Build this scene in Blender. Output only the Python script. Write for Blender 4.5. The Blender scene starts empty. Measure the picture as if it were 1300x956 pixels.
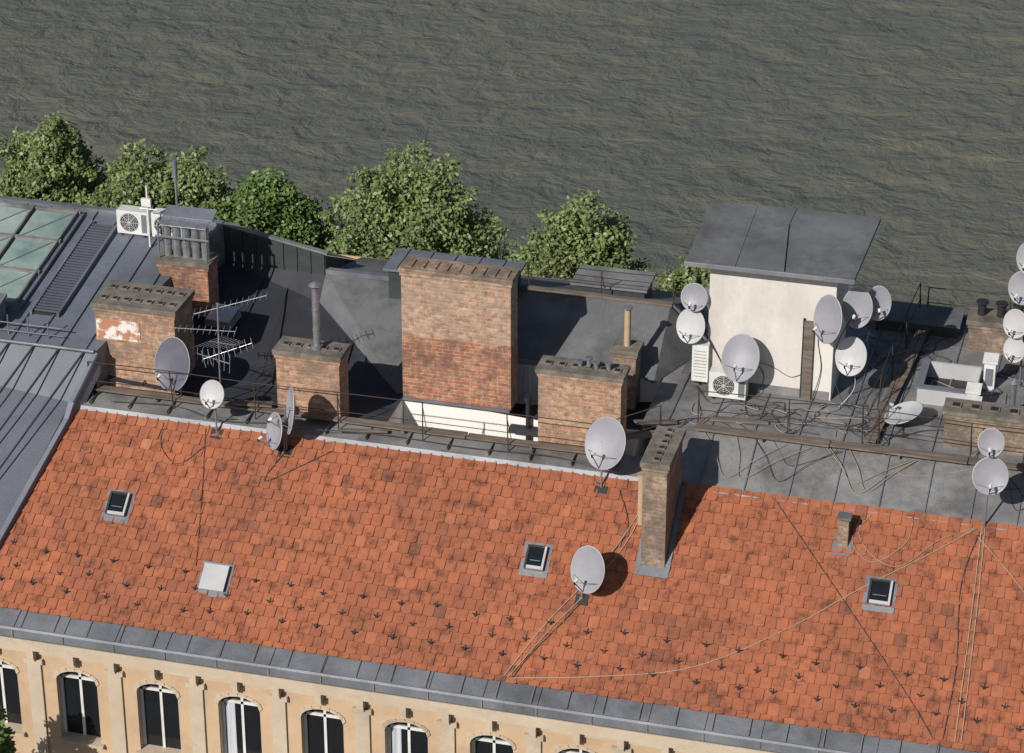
import bpy, math, random
import numpy as np
from mathutils import Vector, Matrix
random.seed(4); rng=np.random.default_rng(4)
scene=bpy.context.scene
col=bpy.context.collection
# ---------------------------------------------------------------- camera
th=math.radians(15);ph=math.radians(27)
d=Vector((-math.sin(th)*math.cos(ph),math.cos(th)*math.cos(ph),-math.sin(ph)))
cam=bpy.data.cameras.new("camera");co=bpy.data.objects.new("camera",cam);col.objects.link(co)
co.location=(14.943,-55.770,29.419);co.rotation_euler=d.to_track_quat('-Z','Y').to_euler()
cam.sensor_width=36;cam.lens=36*3500/1300;cam.clip_start=1;cam.clip_end=6000
scene.camera=co
# ---------------------------------------------------------------- light
scene.view_settings.view_transform='Standard';scene.view_settings.look='None';scene.view_settings.exposure=0
w=bpy.data.worlds.new("World");scene.world=w;w.use_nodes=True
nt=w.node_tree;nt.nodes.clear()
sky=nt.nodes.new("ShaderNodeTexSky");sky.sky_type='NISHITA';sky.sun_disc=False
EL=math.radians(33)
sky.sun_elevation=EL;sky.sun_rotation=math.radians(201)
bg=nt.nodes.new("ShaderNodeBackground");bg.inputs[1].default_value=0.058
wo=nt.nodes.new("ShaderNodeOutputWorld");nt.links.new(sky.outputs[0],bg.inputs[0]);nt.links.new(bg.outputs[0],wo.inputs[0])
sd=Vector((0.36*math.cos(EL),0.933*math.cos(EL),-math.sin(EL)))
sl=bpy.data.lights.new("sun",'SUN');sl.energy=4.4;sl.angle=math.radians(0.5);sl.color=(1,0.95,0.88)
so=bpy.data.objects.new("sun",sl);col.objects.link(so);so.rotation_euler=sd.to_track_quat('-Z','Y').to_euler();so.location=(-20,-60,50)
# ---------------------------------------------------------------- materials
def newmat(name):
    m=bpy.data.materials.new(name);m.use_nodes=True;n=m.node_tree
    b=n.nodes["Principled BSDF"];return m,n,b
def N(n,t,**k):
    x=n.nodes.new(t)
    for a,v in k.items(): setattr(x,a,v)
    return x
def noise(n,vec,scale,detail=5,rough=.6,dist=0):
    x=N(n,"ShaderNodeTexNoise");x.inputs['Scale'].default_value=scale;x.inputs['Detail'].default_value=detail;x.inputs['Roughness'].default_value=rough
    x.inputs['Distortion'].default_value=dist
    n.links.new(vec,x.inputs['Vector']);return x
def ramp(n,fac,stops):
    x=N(n,"ShaderNodeValToRGB");e=x.color_ramp.elements
    while len(e)<len(stops): e.new(0.5)
    for i,(p,c) in enumerate(stops): e[i].position=p;e[i].color=(c[0],c[1],c[2],1)
    n.links.new(fac,x.inputs[0]);return x
def mixc(n,fac,a,b,mode='MIX'):
    x=N(n,"ShaderNodeMix",data_type='RGBA',blend_type=mode)
    if isinstance(fac,float): x.inputs[0].default_value=fac
    else: n.links.new(fac,x.inputs[0])
    for s,i in ((a,6),(b,7)):
        if isinstance(s,tuple): x.inputs[i].default_value=(s[0],s[1],s[2],1)
        else: n.links.new(s,x.inputs[i])
    return x.outputs[2]
def coord(n,sc=(1,1,1)):
    t=N(n,"ShaderNodeTexCoord");m=N(n,"ShaderNodeMapping");m.inputs['Scale'].default_value=sc
    n.links.new(t.outputs['Object'],m.inputs[0]);return m.outputs[0]
def bump(n,b,h,strength,dist):
    x=N(n,"ShaderNodeBump");x.inputs['Strength'].default_value=strength;x.inputs['Distance'].default_value=dist
    n.links.new(h,x.inputs['Height']);n.links.new(x.outputs[0],b.inputs['Normal'])
def mottled(name,c1,c2,scale=2.0,rough=.7,metal=0.,stain=None,sc=(1,1,1),bmp=.2,fine=25,p=(.35,.65),fa=.14,ss=.45,sp=(.50,.68)):
    m,n,b=newmat(name);v=coord(n,sc)
    a=noise(n,v,scale,8,.65);r=ramp(n,a.outputs[0],[(p[0],c1),(p[1],c2)])
    f=noise(n,v,fine,3);g=ramp(n,f.outputs[0],[(.3,(1-fa,1-fa,1-fa)),(.7,(1+fa*.6,)*3)])
    out=mixc(n,1.0,r.outputs[0],g.outputs[0],'MULTIPLY')
    if stain:
        s=noise(n,v,scale*ss,7,.72);sr=ramp(n,s.outputs[0],[(sp[0],(0,0,0)),(sp[1],(1,1,1))])
        out=mixc(n,sr.outputs[0],out,stain)
    n.links.new(out,b.inputs['Base Color'])
    b.inputs['Roughness'].default_value=rough;b.inputs['Metallic'].default_value=metal
    if bmp: bump(n,b,f.outputs[0],bmp,.02)
    return m
def flat(name,c,rough=.6,metal=0.): return mottled(name,tuple(x*.88 for x in c),tuple(min(1,x*1.1) for x in c),3,rough,metal,bmp=.05,fa=.05)
def brick(name,c1,c2,mortar,soot,sootamt=.55):
    m,n,b=newmat(name);t=N(n,"ShaderNodeTexCoord");s=N(n,"ShaderNodeSeparateXYZ");n.links.new(t.outputs['Object'],s.inputs[0])
    ad=N(n,"ShaderNodeMath",operation='ADD');n.links.new(s.outputs[0],ad.inputs[0]);n.links.new(s.outputs[1],ad.inputs[1])
    cb=N(n,"ShaderNodeCombineXYZ");n.links.new(ad.outputs[0],cb.inputs[0]);n.links.new(s.outputs[2],cb.inputs[1])
    br=N(n,"ShaderNodeTexBrick");n.links.new(cb.outputs[0],br.inputs['Vector'])
    br.inputs['Scale'].default_value=1;br.inputs['Brick Width'].default_value=.26;br.inputs['Row Height'].default_value=.085
    br.inputs['Mortar Size'].default_value=.011;br.inputs['Mortar Smooth'].default_value=.3;br.inputs['Bias'].default_value=-.1
    br.inputs['Color1'].default_value=(*c1,1);br.inputs['Color2'].default_value=(*c2,1);br.inputs['Mortar'].default_value=(*mortar,1)
    f=noise(n,t.outputs['Object'],8,5,.7);g=ramp(n,f.outputs[0],[(.32,(.5,.47,.46)),(.5,(.95,.95,.95)),(.7,(1.3,1.28,1.26))])
    out=mixc(n,1.0,br.outputs[0],g.outputs[0],'MULTIPLY')
    q=noise(n,t.outputs['Object'],1.3,8,.75);qr=ramp(n,q.outputs[0],[(sootamt-.08,(0,0,0)),(sootamt+.10,(1,1,1))])
    out=mixc(n,qr.outputs[0],out,soot)
    n.links.new(out,b.inputs['Base Color']);b.inputs['Roughness'].default_value=.9
    iv=N(n,"ShaderNodeMath",operation='SUBTRACT');iv.inputs[0].default_value=1;n.links.new(br.outputs['Fac'],iv.inputs[1])
    bump(n,b,iv.outputs[0],.9,.02);return m
ZINC=mottled("zinc_sheet",(.150,.160,.185),(.235,.245,.27),.9,.5,.2,stain=(.11,.114,.125))
ZINCD=mottled("zinc_weathered",(.150,.149,.152),(.270,.266,.262),.9,.65,.0,stain=(.085,.082,.08),ss=.8,sp=(.48,.70))
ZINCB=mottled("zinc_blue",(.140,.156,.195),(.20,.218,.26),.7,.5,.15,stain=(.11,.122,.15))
ZINCB2=mottled("zinc_blue_darkened",(.070,.080,.106),(.102,.114,.143),.7,.55,.1)  # copy of the blue zinc, darkened to offset direct sun on the steep slope
BIT=mottled("bitumen_felt",(.105,.109,.117),(.158,.162,.170),1.2,.9,stain=(.075,.076,.082),fine=40,ss=.7)
BITD=mottled("bitumen_dark_shade",(.024,.027,.037),(.045,.048,.060),1.0,.8,fine=40,stain=(.033,.03,.033))  # on the valley roof this dark tone paints in the shade
DARKWALL=mottled("dark_green_shaded_sheet",(.035,.045,.045),(.055,.065,.065),2,.6,.1)  # dark colour also paints in the shade on the seamed parapet
PLASTER=mottled("plaster_hut",(.59,.56,.52),(.69,.665,.625),.8,.9,stain=(.50,.465,.425),p=(.3,.6),sc=(1,1,.5),fa=.04)
WHITEW=mottled("plaster_white",(.78,.77,.74),(.84,.83,.80),1,.9,fa=.05)
FACADE=mottled("facade_ochre",(.50,.35,.22),(.57,.41,.27),.6,.9,stain=(.42,.29,.19),fa=.05)
TRIM=mottled("facade_trim",(.48,.39,.29),(.55,.46,.35),1,.9,stain=(.36,.29,.22),fa=.05)
STONE=mottled("cap_concrete",(.13,.115,.095),(.24,.21,.175),3,.95,fine=18,stain=(.08,.075,.06))
WOOD=mottled("old_planks",(.10,.078,.062),(.21,.17,.14),3,.9,sc=(.5,3,3))
RUST=flat("rusty_iron",(.06,.04,.032),.8,.2)
BLACK=flat("black_iron",(.02,.02,.022),.6)
HOLE=flat("flue_hole_dark",(.012,.012,.012),.95)  # flat black plates paint the unlit inside of the flue openings
STEEL=mottled("galvanised_steel",(.42,.43,.45),(.55,.56,.58),4,.32,.75)
WHITEM=flat("white_enamel",(.66,.66,.64),.45)
DISH=mottled("dish_grey",(.245,.245,.28),(.30,.30,.335),1.5,.5,bmp=0,fa=.02)
DISHM=mottled("dish_dark",(.09,.09,.12),(.135,.135,.17),1.5,.5,bmp=0,fa=.02)
DISHW=mottled("dish_light",(.40,.40,.415),(.48,.48,.49),1.5,.5,bmp=0,fa=.02)
BEIGE=flat("clay_pipe",(.42,.31,.20),.8)
CABLE=flat("cable_beige",(.36,.28,.20),.7)
CABLEG=flat("cable_grey",(.28,.28,.28),.7)
CABLED=flat("cable_dark",(.05,.045,.045),.7)
GLASSD=flat("dark_glass",(.012,.014,.017),.1)
CURT=mottled("curtain",(.35,.37,.42),(.60,.61,.66),1.0,.9,sc=(14,1,.4),bmp=0)
BRICKU=brick("brick_pale",(.38,.215,.135),(.52,.33,.225),(.45,.39,.33),(.33,.25,.185),.57)
BRICKL=brick("brick_red",(.36,.125,.065),(.52,.235,.13),(.44,.36,.29),(.15,.085,.065),.54)
BRICKO=brick("brick_orange",(.38,.19,.105),(.54,.33,.21),(.45,.38,.31),(.22,.155,.115),.54)
BRICKG=brick("brick_sooty",(.26,.165,.11),(.40,.28,.20),(.34,.30,.25),(.15,.12,.095),.5)
def patchmat():
    m,n,b=newmat("brick_whitewashed");v=coord(n)
    a=noise(n,v,2.2,7,.7);r=ramp(n,a.outputs[0],[(.47,(.42,.2,.12)),(.53,(.70,.67,.64))])
    n.links.new(r.outputs[0],b.inputs['Base Color']);b.inputs['Roughness'].default_value=.9;return m
WASH=patchmat()
GLASSG=mottled("skylight_glass",(.17,.25,.23),(.36,.44,.40),.55,.12,0,bmp=0,fine=3)
def tilemat():
    m,n,b=newmat("clay_tiles");at=N(n,"ShaderNodeAttribute",attribute_name="tint");v=coord(n)
    r=ramp(n,at.outputs['Fac'],[(0,(.22,.088,.052)),(.15,(.30,.103,.054)),(.5,(.362,.119,.057)),(.85,(.41,.143,.070)),(1,(.47,.20,.11))])
    a=noise(n,v,3.8,5,.66);g=ramp(n,a.outputs[0],[(.34,(.48,.48,.51)),(.47,(.90,.90,.91)),(.56,(1,1,1)),(.75,(1.10,1.08,1.04))])
    out=mixc(n,1.0,r.outputs[0],g.outputs[0],'MULTIPLY')
    a2=noise(n,v,.45,5,.65);g2=ramp(n,a2.outputs[0],[(.33,(.82,.84,.86)),(.65,(1.05,1.03,1))])
    out=mixc(n,1.0,out,g2.outputs[0],'MULTIPLY')
    n.links.new(out,b.inputs['Base Color']);b.inputs['Roughness'].default_value=.85
    f=noise(n,v,30,3);bump(n,b,f.outputs[0],.3,.01);return m
TILE=tilemat()
def watermat():
    m,n,b=newmat("river_water")
    v=coord(n,(.75,.75,1))
    big=noise(n,coord(n,(.03,.05,1)),1,4,.6);mid=noise(n,coord(n,(.30,.45,1)),1,4,.6,.3)
    c=ramp(n,mid.outputs[0],[(.32,(.112,.114,.094)),(.5,(.124,.124,.100)),(.62,(.138,.134,.106)),(.76,(.178,.162,.118))])  # lighter ochre stops paint wave-crest glints into the base colour
    g=ramp(n,big.outputs[0],[(.35,(.92,.95,.96)),(.65,(1.06,1.04,1.0))])
    n.links.new(mixc(n,1.0,c.outputs[0],g.outputs[0],'MULTIPLY'),b.inputs['Base Color'])
    b.inputs['Roughness'].default_value=.34;b.inputs['IOR'].default_value=1.33
    w1=noise(n,v,.8,5,.58,.4);w2=noise(n,coord(n,(.16,.26,1)),.9,3,.5);w3=noise(n,coord(n,(1.2,1.5,1)),1.5,2,.5)
    ad=N(n,"ShaderNodeMath",operation='MULTIPLY_ADD');n.links.new(w2.outputs[0],ad.inputs[0]);ad.inputs[1].default_value=1.0;n.links.new(w1.outputs[0],ad.inputs[2])
    ad2=N(n,"ShaderNodeMath",operation='MULTIPLY_ADD');n.links.new(w3.outputs[0],ad2.inputs[0]);ad2.inputs[1].default_value=.16;n.links.new(ad.outputs[0],ad2.inputs[2])
    bump(n,b,ad2.outputs[0],1.0,.62);return m
WATER=watermat()
def leafmat(name,c):
    m,n,b=newmat(name);at=N(n,"ShaderNodeAttribute",attribute_name="tint")
    r=ramp(n,at.outputs['Fac'],[(0,tuple(x*.5 for x in c)),(.5,c),(1,tuple(x*1.8 for x in c))])
    n.links.new(r.outputs[0],b.inputs['Base Color']);b.inputs['Roughness'].default_value=.45
    tr=N(n,"ShaderNodeBsdfTranslucent");n.links.new(r.outputs[0],tr.inputs[0])
    mx=N(n,"ShaderNodeMixShader");mx.inputs[0].default_value=.28
    o=n.nodes["Material Output"];n.links.new(b.outputs[0],mx.inputs[1]);n.links.new(tr.outputs[0],mx.inputs[2]);n.links.new(mx.outputs[0],o.inputs[0]);return m
LEAF=leafmat("leaves_linden",(.185,.235,.085));LEAF2=leafmat("leaves_green",(.115,.185,.048))
BARK=flat("bark",(.10,.075,.055),.9)
ASPH=mottled("asphalt",(.045,.045,.047),(.06,.06,.06),.5,.9)
PAVE=mottled("pavement",(.2,.19,.18),(.26,.25,.23),.5,.9)
# ---------------------------------------------------------------- mesh builder
class M:
    def __init__(s): s.v=[];s.f=[];s.mi=[];s.mats=[];s.sm=[];s.t=[]
    def _m(s,m):
        if m not in s.mats: s.mats.append(m)
        return s.mats.index(m)
    def add(s,vs,fs,m,smooth=False,tint=0.):
        o=len(s.v);s.v+=[tuple(x) for x in vs];k=s._m(m)
        for f in fs: s.f.append(tuple(i+o for i in f));s.mi.append(k);s.sm.append(smooth);s.t.append(tint)
        return s
    def poly(s,pts,m): return s.add(pts,[tuple(range(len(pts)))],m)
    def obox(s,o,ax,ay,az,m,dims=None):
        o=Vector(o);ax=Vector(ax);ay=Vector(ay);az=Vector(az)
        vs=[o+ax*i+ay*j+az*k for k in(0,1) for j in(0,1) for i in(0,1)]
        return s.add(vs,[(0,2,3,1),(4,5,7,6),(0,1,5,4),(2,6,7,3),(0,4,6,2),(1,3,7,5)],m)
    def box(s,x0,x1,y0,y1,z0,z1,m): return s.obox((x0,y0,z0),(x1-x0,0,0),(0,y1-y0,0),(0,0,z1-z0),m)
    def tube(s,p,q,r,m,n=10,r2=None,smooth=True):
        p=Vector(p);q=Vector(q);r2=r if r2 is None else r2
        a=(q-p).normalized();e=a.orthogonal().normalized();g=a.cross(e)
        vs=[]
        for c,rr in((p,r),(q,r2)):
            for i in range(n):
                t=2*math.pi*i/n;vs.append(c+(e*math.cos(t)+g*math.sin(t))*rr)
        s.add(vs,[(i,(i+1)%n,n+(i+1)%n,n+i) for i in range(n)],m,smooth)
        s.add(vs[:n],[tuple(reversed(range(n)))],m);s.add(vs[n:],[tuple(range(n))],m);return s
    def beam(s,p,q,w,h,m):
        p=Vector(p);q=Vector(q);a=q-p;side=a.cross(Vector((0,0,1)));
        side=side.normalized() if side.length>1e-4 else Vector((1,0,0))
        up=side.cross(a).normalized()
        return s.obox(p-side*w/2,side*w,a,up*h,m)
    def path(s,pts,r,m,n=5):
        for a,b in zip(pts[:-1],pts[1:]): s.tube(a,b,r,m,n)
        return s
    def done(s,name,parent=None,bevel=0):
        me=bpy.data.meshes.new(name);me.from_pydata(s.v,[],s.f)
        for m in s.mats: me.materials.append(m)
        me.polygons.foreach_set("material_index",s.mi);me.polygons.foreach_set("use_smooth",s.sm)
        if any(s.t):
            at=me.attributes.new("tint",'FLOAT','FACE');at.data.foreach_set("value",s.t)
        me.update();o=bpy.data.objects.new(name,me);col.objects.link(o)
        if parent: o.parent=parent
        if bevel:
            b=o.modifiers.new("bevel",'BEVEL');b.width=bevel;b.segments=2;b.limit_method='ANGLE'
        return o
def empty(name,loc=(0,0,0)):
    e=bpy.data.objects.new(name,None);col.objects.link(e);e.empty_display_size=.3;return e
def smoothpath(pts,k=6,sag=0.,jit=0.):
    P=[Vector(p) for p in pts];out=[]
    for i in range(len(P)-1):
        p0=P[max(i-1,0)];p1=P[i];p2=P[i+1];p3=P[min(i+2,len(P)-1)]
        for j in range(k):
            t=j/k
            q=.5*((2*p1)+(p2-p0)*t+(2*p0-5*p1+4*p2-p3)*t*t+(3*p1-p0-3*p2+p3)*t**3)
            q.z-=sag*4*t*(1-t);out.append(q)
    out.append(P[-1]);return out
# ---------------------------------------------------------------- red tile roof
B38=math.radians(38);c38=math.cos(B38);s38=math.sin(B38)
def RP(x,s,h=0): return Vector((x,-4-c38*s-s38*h,-s38*s+c38*h))
def RY(x,Y,h=0): return RP(x,(-4-Y)/c38,h)
AX=Vector((1,0,0));DN=Vector((0,-c38,-s38));NR=Vector((0,-s38,c38))
bld=empty("apartment_building")
t=M();wt=.25;ex=.272;L=.36
nr=int(4.95/ex)+1
# interlocking clay tile: flat pan with a raised roll on one side, squared lower edge with eased corners
prof=[(0,0),(1,0),(1,.90),(.90,.985),(.5,1.0),(.10,.985),(0,.90)]
for r_ in range(nr):
    s0=r_*ex-.02
    off=(r_%2)*wt/2
    rowj=random.gauss(0,.004);rowt=random.gauss(0,.05)
    for c_ in range(int(31/wt)):
        x=-10.75+c_*wt+off
        Y=-4-c38*(s0+ex)
        if x+wt< -9.39+.3*(Y+4.34)-.25: continue
        LL=5.08-s0 if s0+L>5.08 else L
        rot=random.gauss(0,.008);lift=.036+random.random()*.014;tw=random.gauss(0,.004)
        top=[];bot=[]
        jj=random.gauss(0,.005)+rowj
        for (a,b_) in prof:
            xx=x+.003+a*(wt-.006)+rot*b_*L;hh=.006+lift*b_+tw*(a-.5)*2
            top.append(RP(xx,s0+b_*LL+jj,hh+.018));bot.append(RP(xx,s0+b_*LL+jj,hh-.012))
        n_=len(prof);tn=min(1,max(.02,random.gauss(.5,.13)+rowt))
        if random.random()<.035: tn=random.random()*.15+.02
        t.add(top+bot,[tuple(reversed(range(n_)))]+[(i,(i+1)%n_,n_+(i+1)%n_,n_+i) for i in range(1,n_)],TILE,False,tn)
        a0=x+wt-.045;h0=.026
        t.add([RP(a0,s0+.02+jj,h0),RP(a0+.012,s0+.02+jj,h0+.016),RP(a0+.040,s0+.02+jj,h0+.016),RP(a0+.050,s0+.02+jj,h0-.004),
               RP(a0,s0+LL-.012+jj,h0+lift),RP(a0+.012,s0+LL-.012+jj,h0+.016+lift),RP(a0+.040,s0+LL-.012+jj,h0+.016+lift),RP(a0+.050,s0+LL-.012+jj,h0-.004+lift)],
              [(0,4,5,1),(1,5,6,2),(2,6,7,3),(4,7,6,5)],TILE,False,tn)
t.done("clay_tile_roof",bld)
t=M();t.poly([RP(-10.8,0,-.02),RP(20.3,0,-.02),RP(20.3,5,-.02),RP(-10.8,5,-.02)],BITD);t.done("roof_underlay",bld)
# gutter cornice
g=M()
x0,x1=-10.9,20.3
prof2=[(-7.86,-3.02),(-7.98,-3.13),(-8.20,-3.21),(-8.42,-3.30),(-8.48,-3.27),(-8.52,-3.31),(-8.52,-3.50),(-8.44,-3.58)]
for a,b_ in zip(prof2[:-1],prof2[1:]): g.poly([(x0,a[0],a[1]),(x0,b_[0],b_[1]),(x1,b_[0],b_[1]),(x1,a[0],a[1])],ZINC)
for i in range(26):
    x=-10.4+i*1.2
    for a,b_ in zip(prof2[1:3],prof2[2:4]): g.beam((x,a[0],a[1]),(x,b_[0],b_[1]),.025,.025,ZINC)
    g.box(x,x+.03,-8.545,-8.522,-3.50,-3.31,ZINCD)
for i in range(40): g.beam((-10.6+i*.78,-7.98,-3.10),(-10.6+i*.78,-8.47,-3.25),.02,.012,ZINCD)
g.done("zinc_eaves_gutter",bld)
g=M()
g.box(x0,x1,-8.46,-8.14,-3.70,-3.585,TRIM);g.box(x0,x1,-8.38,-8.14,-3.9,-3.703,TRIM)
for i in range(33):
    x=-10.9+i*.965
    g.box(x,x+.15,-8.36,-8.14,-4.14,-3.903,TRIM);g.box(x+.02,x+.13,-8.28,-8.14,-4.24,-4.142,TRIM)
g.box(x0,x1,-8.18,-8.125,-4.10,-4.02,TRIM)
g.done("cornice_molding",bld)
# facade with arched windows
fw=M();win=M()
Yf=-8.12;zt=-3.8
W=[]
x=-10.35
while x<19.5: W.append((x,x+.98));x+=1.93
zb,za=-6.3,-4.75
def arch(xa,xb,Y,n=8): 
    cx=(xa+xb)/2;R=(xb-xa)/2
    return [(cx-R*math.cos(math.pi*i/n),Y,za+R*.62*math.sin(math.pi*i/n)) for i in range(n+1)]
prev=-10.9
for xa,xb in W:
    fw.poly([(prev,Yf,-20),(xa,Yf,-20),(xa,Yf,zt),(prev,Yf,zt)],FACADE)
    ar=arch(xa,xb,Yf)
    for p,q in zip(ar[:-1],ar[1:]):
        fw.poly([p,q,(q[0],Yf,zt),(p[0],Yf,zt)],FACADE)
        fw.poly([p,(p[0],Yf+.3,p[2]),(q[0],Yf+.3,q[2]),q],TRIM)
        pz=(p[0]-(xa+xb)/2)*1.14+(xa+xb)/2
        fw.obox((p[0],Yf-.03,p[2]),(q[0]-p[0],0,q[2]-p[2]),(0,.027,0),(pz-p[0],0,.07),TRIM)
    fw.poly([(xa,Yf,-20),(xb,Yf,-20),(xb,Yf,zb),(xa,Yf,zb)],FACADE)
    fw.poly([(xa,Yf,zb),(xa,Yf+.3,zb),(xa,Yf+.3,za),(xa,Yf,za)],TRIM)
    fw.poly([(xb,Yf,zb),(xb,Yf+.3,zb),(xb,Yf+.3,za),(xb,Yf,za)],TRIM)
    fw.box(xa-.08,xb+.08,Yf-.12,Yf+.3,zb-.08,zb-.003,TRIM)
    win.box(xa-.02,xb+.02,Yf+.24,Yf+.28,zb,za+.4,GLASSD)
    for xm in (xa,(xa+xb)/2-.03,xb-.06): win.box(xm,xm+.06,Yf+.2,Yf+.237,zb,za+.15,WHITEM)
    win.box(xa,xb,Yf+.2,Yf+.236,za-.04,za+.03,WHITEM)
    if random.random()<.5: win.box(xa+.08,xa+.3,Yf+.238,Yf+.239,zb,za,CURT)
    fw.box(xb+.30,xb+.62,Yf-.06,Yf-.003,-7.2,-4.35,TRIM)
    fw.box(xb+.24,xb+.68,Yf-.10,-8.124,-4.35,-4.23,TRIM)
    prev=xb
fw.poly([(prev,Yf,-20),(20.3,Yf,-20),(20.3,Yf,zt),(prev,Yf,zt)],FACADE)
fw.box(-10.9,20.3,Yf-.14,Yf-.003,-7.4,-7.2,TRIM)
fw.done("street_facade",bld);win.done("facade_windows",bld)
g=M()
g.poly([(-9,4.75,-20),(20.3,4.75,-20),(20.3,4.75,.38),(-9,4.75,.38)],FACADE)
g.poly([(20.3,-8.12,-20),(20.3,4.75,-20),(20.3,4.75,.45),(20.3,-2.5,.45),(20.3,-4,-.05),(20.3,-8.1,-3.3)],FACADE)
g.poly([(-10.9,-8.12,-20),(-10.9,4.75,-20),(-10.9,4.75,1),(-10.9,-4,-.05),(-10.9,-8.1,-3.3)],FACADE)
g.done("rear_walls",bld)
g=M()
g.poly([(-9.45,-4.06,.05),(4.5,-4.06,.05),(4.5,-3.3,.14),(-9.45,-3.3,.14)],ZINCD)
g.poly([(-9.45,-4.06,.05),(-9.45,-4.12,-.06),(4.5,-4.12,-.06),(4.5,-4.06,.05)],ZINC)
g.poly([(-9.45,-3.3,.14),(4.5,-3.3,.14),(4.5,-3.3,-3),(-9.45,-3.3,-3)],WHITEW)
for i in range(15): g.box(-9+i*.95,-8.975+i*.95,-4.05,-3.32,.10,.16,ZINCD)
g.done("ridge_ledge",bld)
g=M()
g.poly([(4.5,-4.12,-.04),(20.3,-4.12,-.04),(20.3,-2.5,.5),(4.5,-2.5,.5)],ZINCD)
g.poly([(4.5,-4.12,-.04),(4.5,-4.17,-.10),(20.3,-4.17,-.10),(20.3,-4.12,-.04)],ZINC)
for i in range(16):
    x=5.3+i*.98;g.beam((x,-4.1,-.035),(x,-2.5,.5),.03,.035,ZINC)
g.poly([(4.5,-4.12,-.04),(4.5,-2.5,.5),(4.5,-2.5,-.5)],ZINCD)
g.done("zinc_ridge_strip",bld)
g=M()
g.poly([(3.65,-2.5,.5),(20.3,-2.5,.5),(20.3,4.72,.5),(3.65,4.72,.5)],ZINCD)
for i in range(17):
    x=4.2+i*.98
    if 4.7<x<7.6: g.beam((x,-2.5,.5),(x,-.3,.5),.03,.035,ZINC)
    else: g.beam((x,-2.5,.5),(x,4.7,.5),.03,.035,ZINC)
for j,y in enumerate((-1.3,1.1,3.2)): g.box(7.8,20.3,y,y+.02,.5,.512,ZINC)
for a,b_,c,e_ in ((7.9,.2,.75,.85),(9.9,-.9,1.0,.55),(5.9,-1.9,.8,.5),(8.0,2.0,1.6,.9),(11.0,1.9,1.4,.8),(4.0,.2,.45,.85)):
    g.box(a,a+c,b_,b_+e_,.5,.508,BIT)
g.box(3.65,20.3,4.72,4.82,.30,.62,ZINC)
g.done("flat_zinc_roof",bld)
g=M()
g.poly([(-9.0,-3.3,.4),(-2.2,-3.3,-.05),(-2.53,-.97,-.3),(-5.25,1.5,.6)],BITD)
g.poly([(-9.0,-3.3,.4),(-5.25,1.5,.6),(-7.8,1.9,1.2)],BITD)
g.poly([(-5.25,1.5,.6),(-5.2,1.92,1.2),(-7.8,1.9,1.2)],BITD)
g.poly([(-5.25,1.5,.6),(-2.53,-.97,-.3),(-2.0,-1.0,-.1),(-1.9,2.3,1.25),(-5.2,1.92,1.2)],BIT)
g.poly([(-2.2,-3.3,-.05),(-2.17,-1.0,-.2),(-2.53,-.97,-.3)],BITD)
for a in (.2,.4,.6,.8):
    p=Vector((-5.25,1.5,.6)).lerp(Vector((-2.53,-.97,-.3)),a);q=Vector((-5.2,1.92,1.2)).lerp(Vector((-1.9,2.3,1.25)),a)
    g.beam(p,q,.03,.012,BIT)
for a in (.15,.35,.55,.75,.9):
    p=Vector((-9,-3.3,.4)).lerp(Vector((-2.2,-3.3,-.05)),a);q=Vector((-7.8,1.9,1.2)).lerp(Vector((-5.25,1.5,.6)),min(1,a*1.2)) if a<.7 else Vector((-5.25,1.5,.6)).lerp(Vector((-2.53,-.97,-.3)),a-.3)
    g.beam(p,q,.03,.02,BITD)
g.done("bitumen_valley_roof",bld)
g=M()
g.poly([(-7.8,1.9,.8),(-5.2,1.9,.8),(-5.2,1.9,1.7),(-7.8,1.9,2.2)],DARKWALL)
for i in range(8):
    x=-7.7+i*.35;g.box(x,x+.03,1.87,1.9,.9,2.16-.19*(i*.35),DARKWALL)
g.beam((-7.85,1.93,2.2),(-5.15,1.93,1.7),.14,.05,ZINCD)
g.poly([(-5.2,1.9,.8),(-5.2,3.4,.3),(-5.2,3.4,.9),(-5.2,1.9,1.68)],DARKWALL)
g.poly([(-7.8,1.95,2.18),(-5.2,1.95,1.66),(-5.2,4.7,.3),(-7.8,4.7,.4)],ZINCD)
g.done("seamed_parapet",bld)
g=M()
g.poly([(-5.2,1.96,1.2),(-1.9,2.32,1.25),(3.6,1.6,1.6),(3.6,4.7,.4),(-5.2,4.7,.4)],BIT)
g.box(-5.2,-3.4,1.9,2.05,1.18,1.30,ZINC)
g.done("river_side_roof",bld)
g=M();g.box(-3.3,-.3,.95,1.95,1.2,1.95,DARKWALL);g.box(-3.4,-.2,.85,2.05,1.953,2.02,ZINC)
for i in range(5): g.box(-3.1+i*.6,-3.07+i*.6,.86,2.04,2.02,2.05,ZINC)
g.done("dormer_box",bld)
g=M();g.box(1.0,2.7,2.0,2.9,.9,1.62,DARKWALL);g.box(.92,2.78,1.92,2.98,1.623,1.69,ZINCD);g.done("roof_hatch_box",bld)
g=M()
g.poly([(-2.2,1.48,1.6),(3.45,1.45,1.6),(3.5,-.5,.52),(2.6,-.16,.62),(0.02,-.2,.52),(-2.2,-.2,.52)],BIT)
g.poly([(3.45,1.45,1.6),(4.35,1.7,.52),(3.5,-.5,.52)],BIT)
g.poly([(3.45,1.45,1.6),(4.35,1.7,.52),(3.6,4.7,.45)],BIT)
g.beam((-2.2,1.5,1.6),(3.5,1.47,1.6),.16,.06,WOOD)
g.beam((3.5,1.47,1.6),(4.4,1.72,.55),.12,.05,ZINC)
for x in (.9,1.9,2.9): g.beam((x,1.45,1.59),(x,-.18,.53),.04,.012,BIT)
g.beam((-2.2,-.22,.50),(2.62,-.22,.56),.10,.05,ZINC)
g.done("dormer_roof",bld)
g=M()
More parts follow.
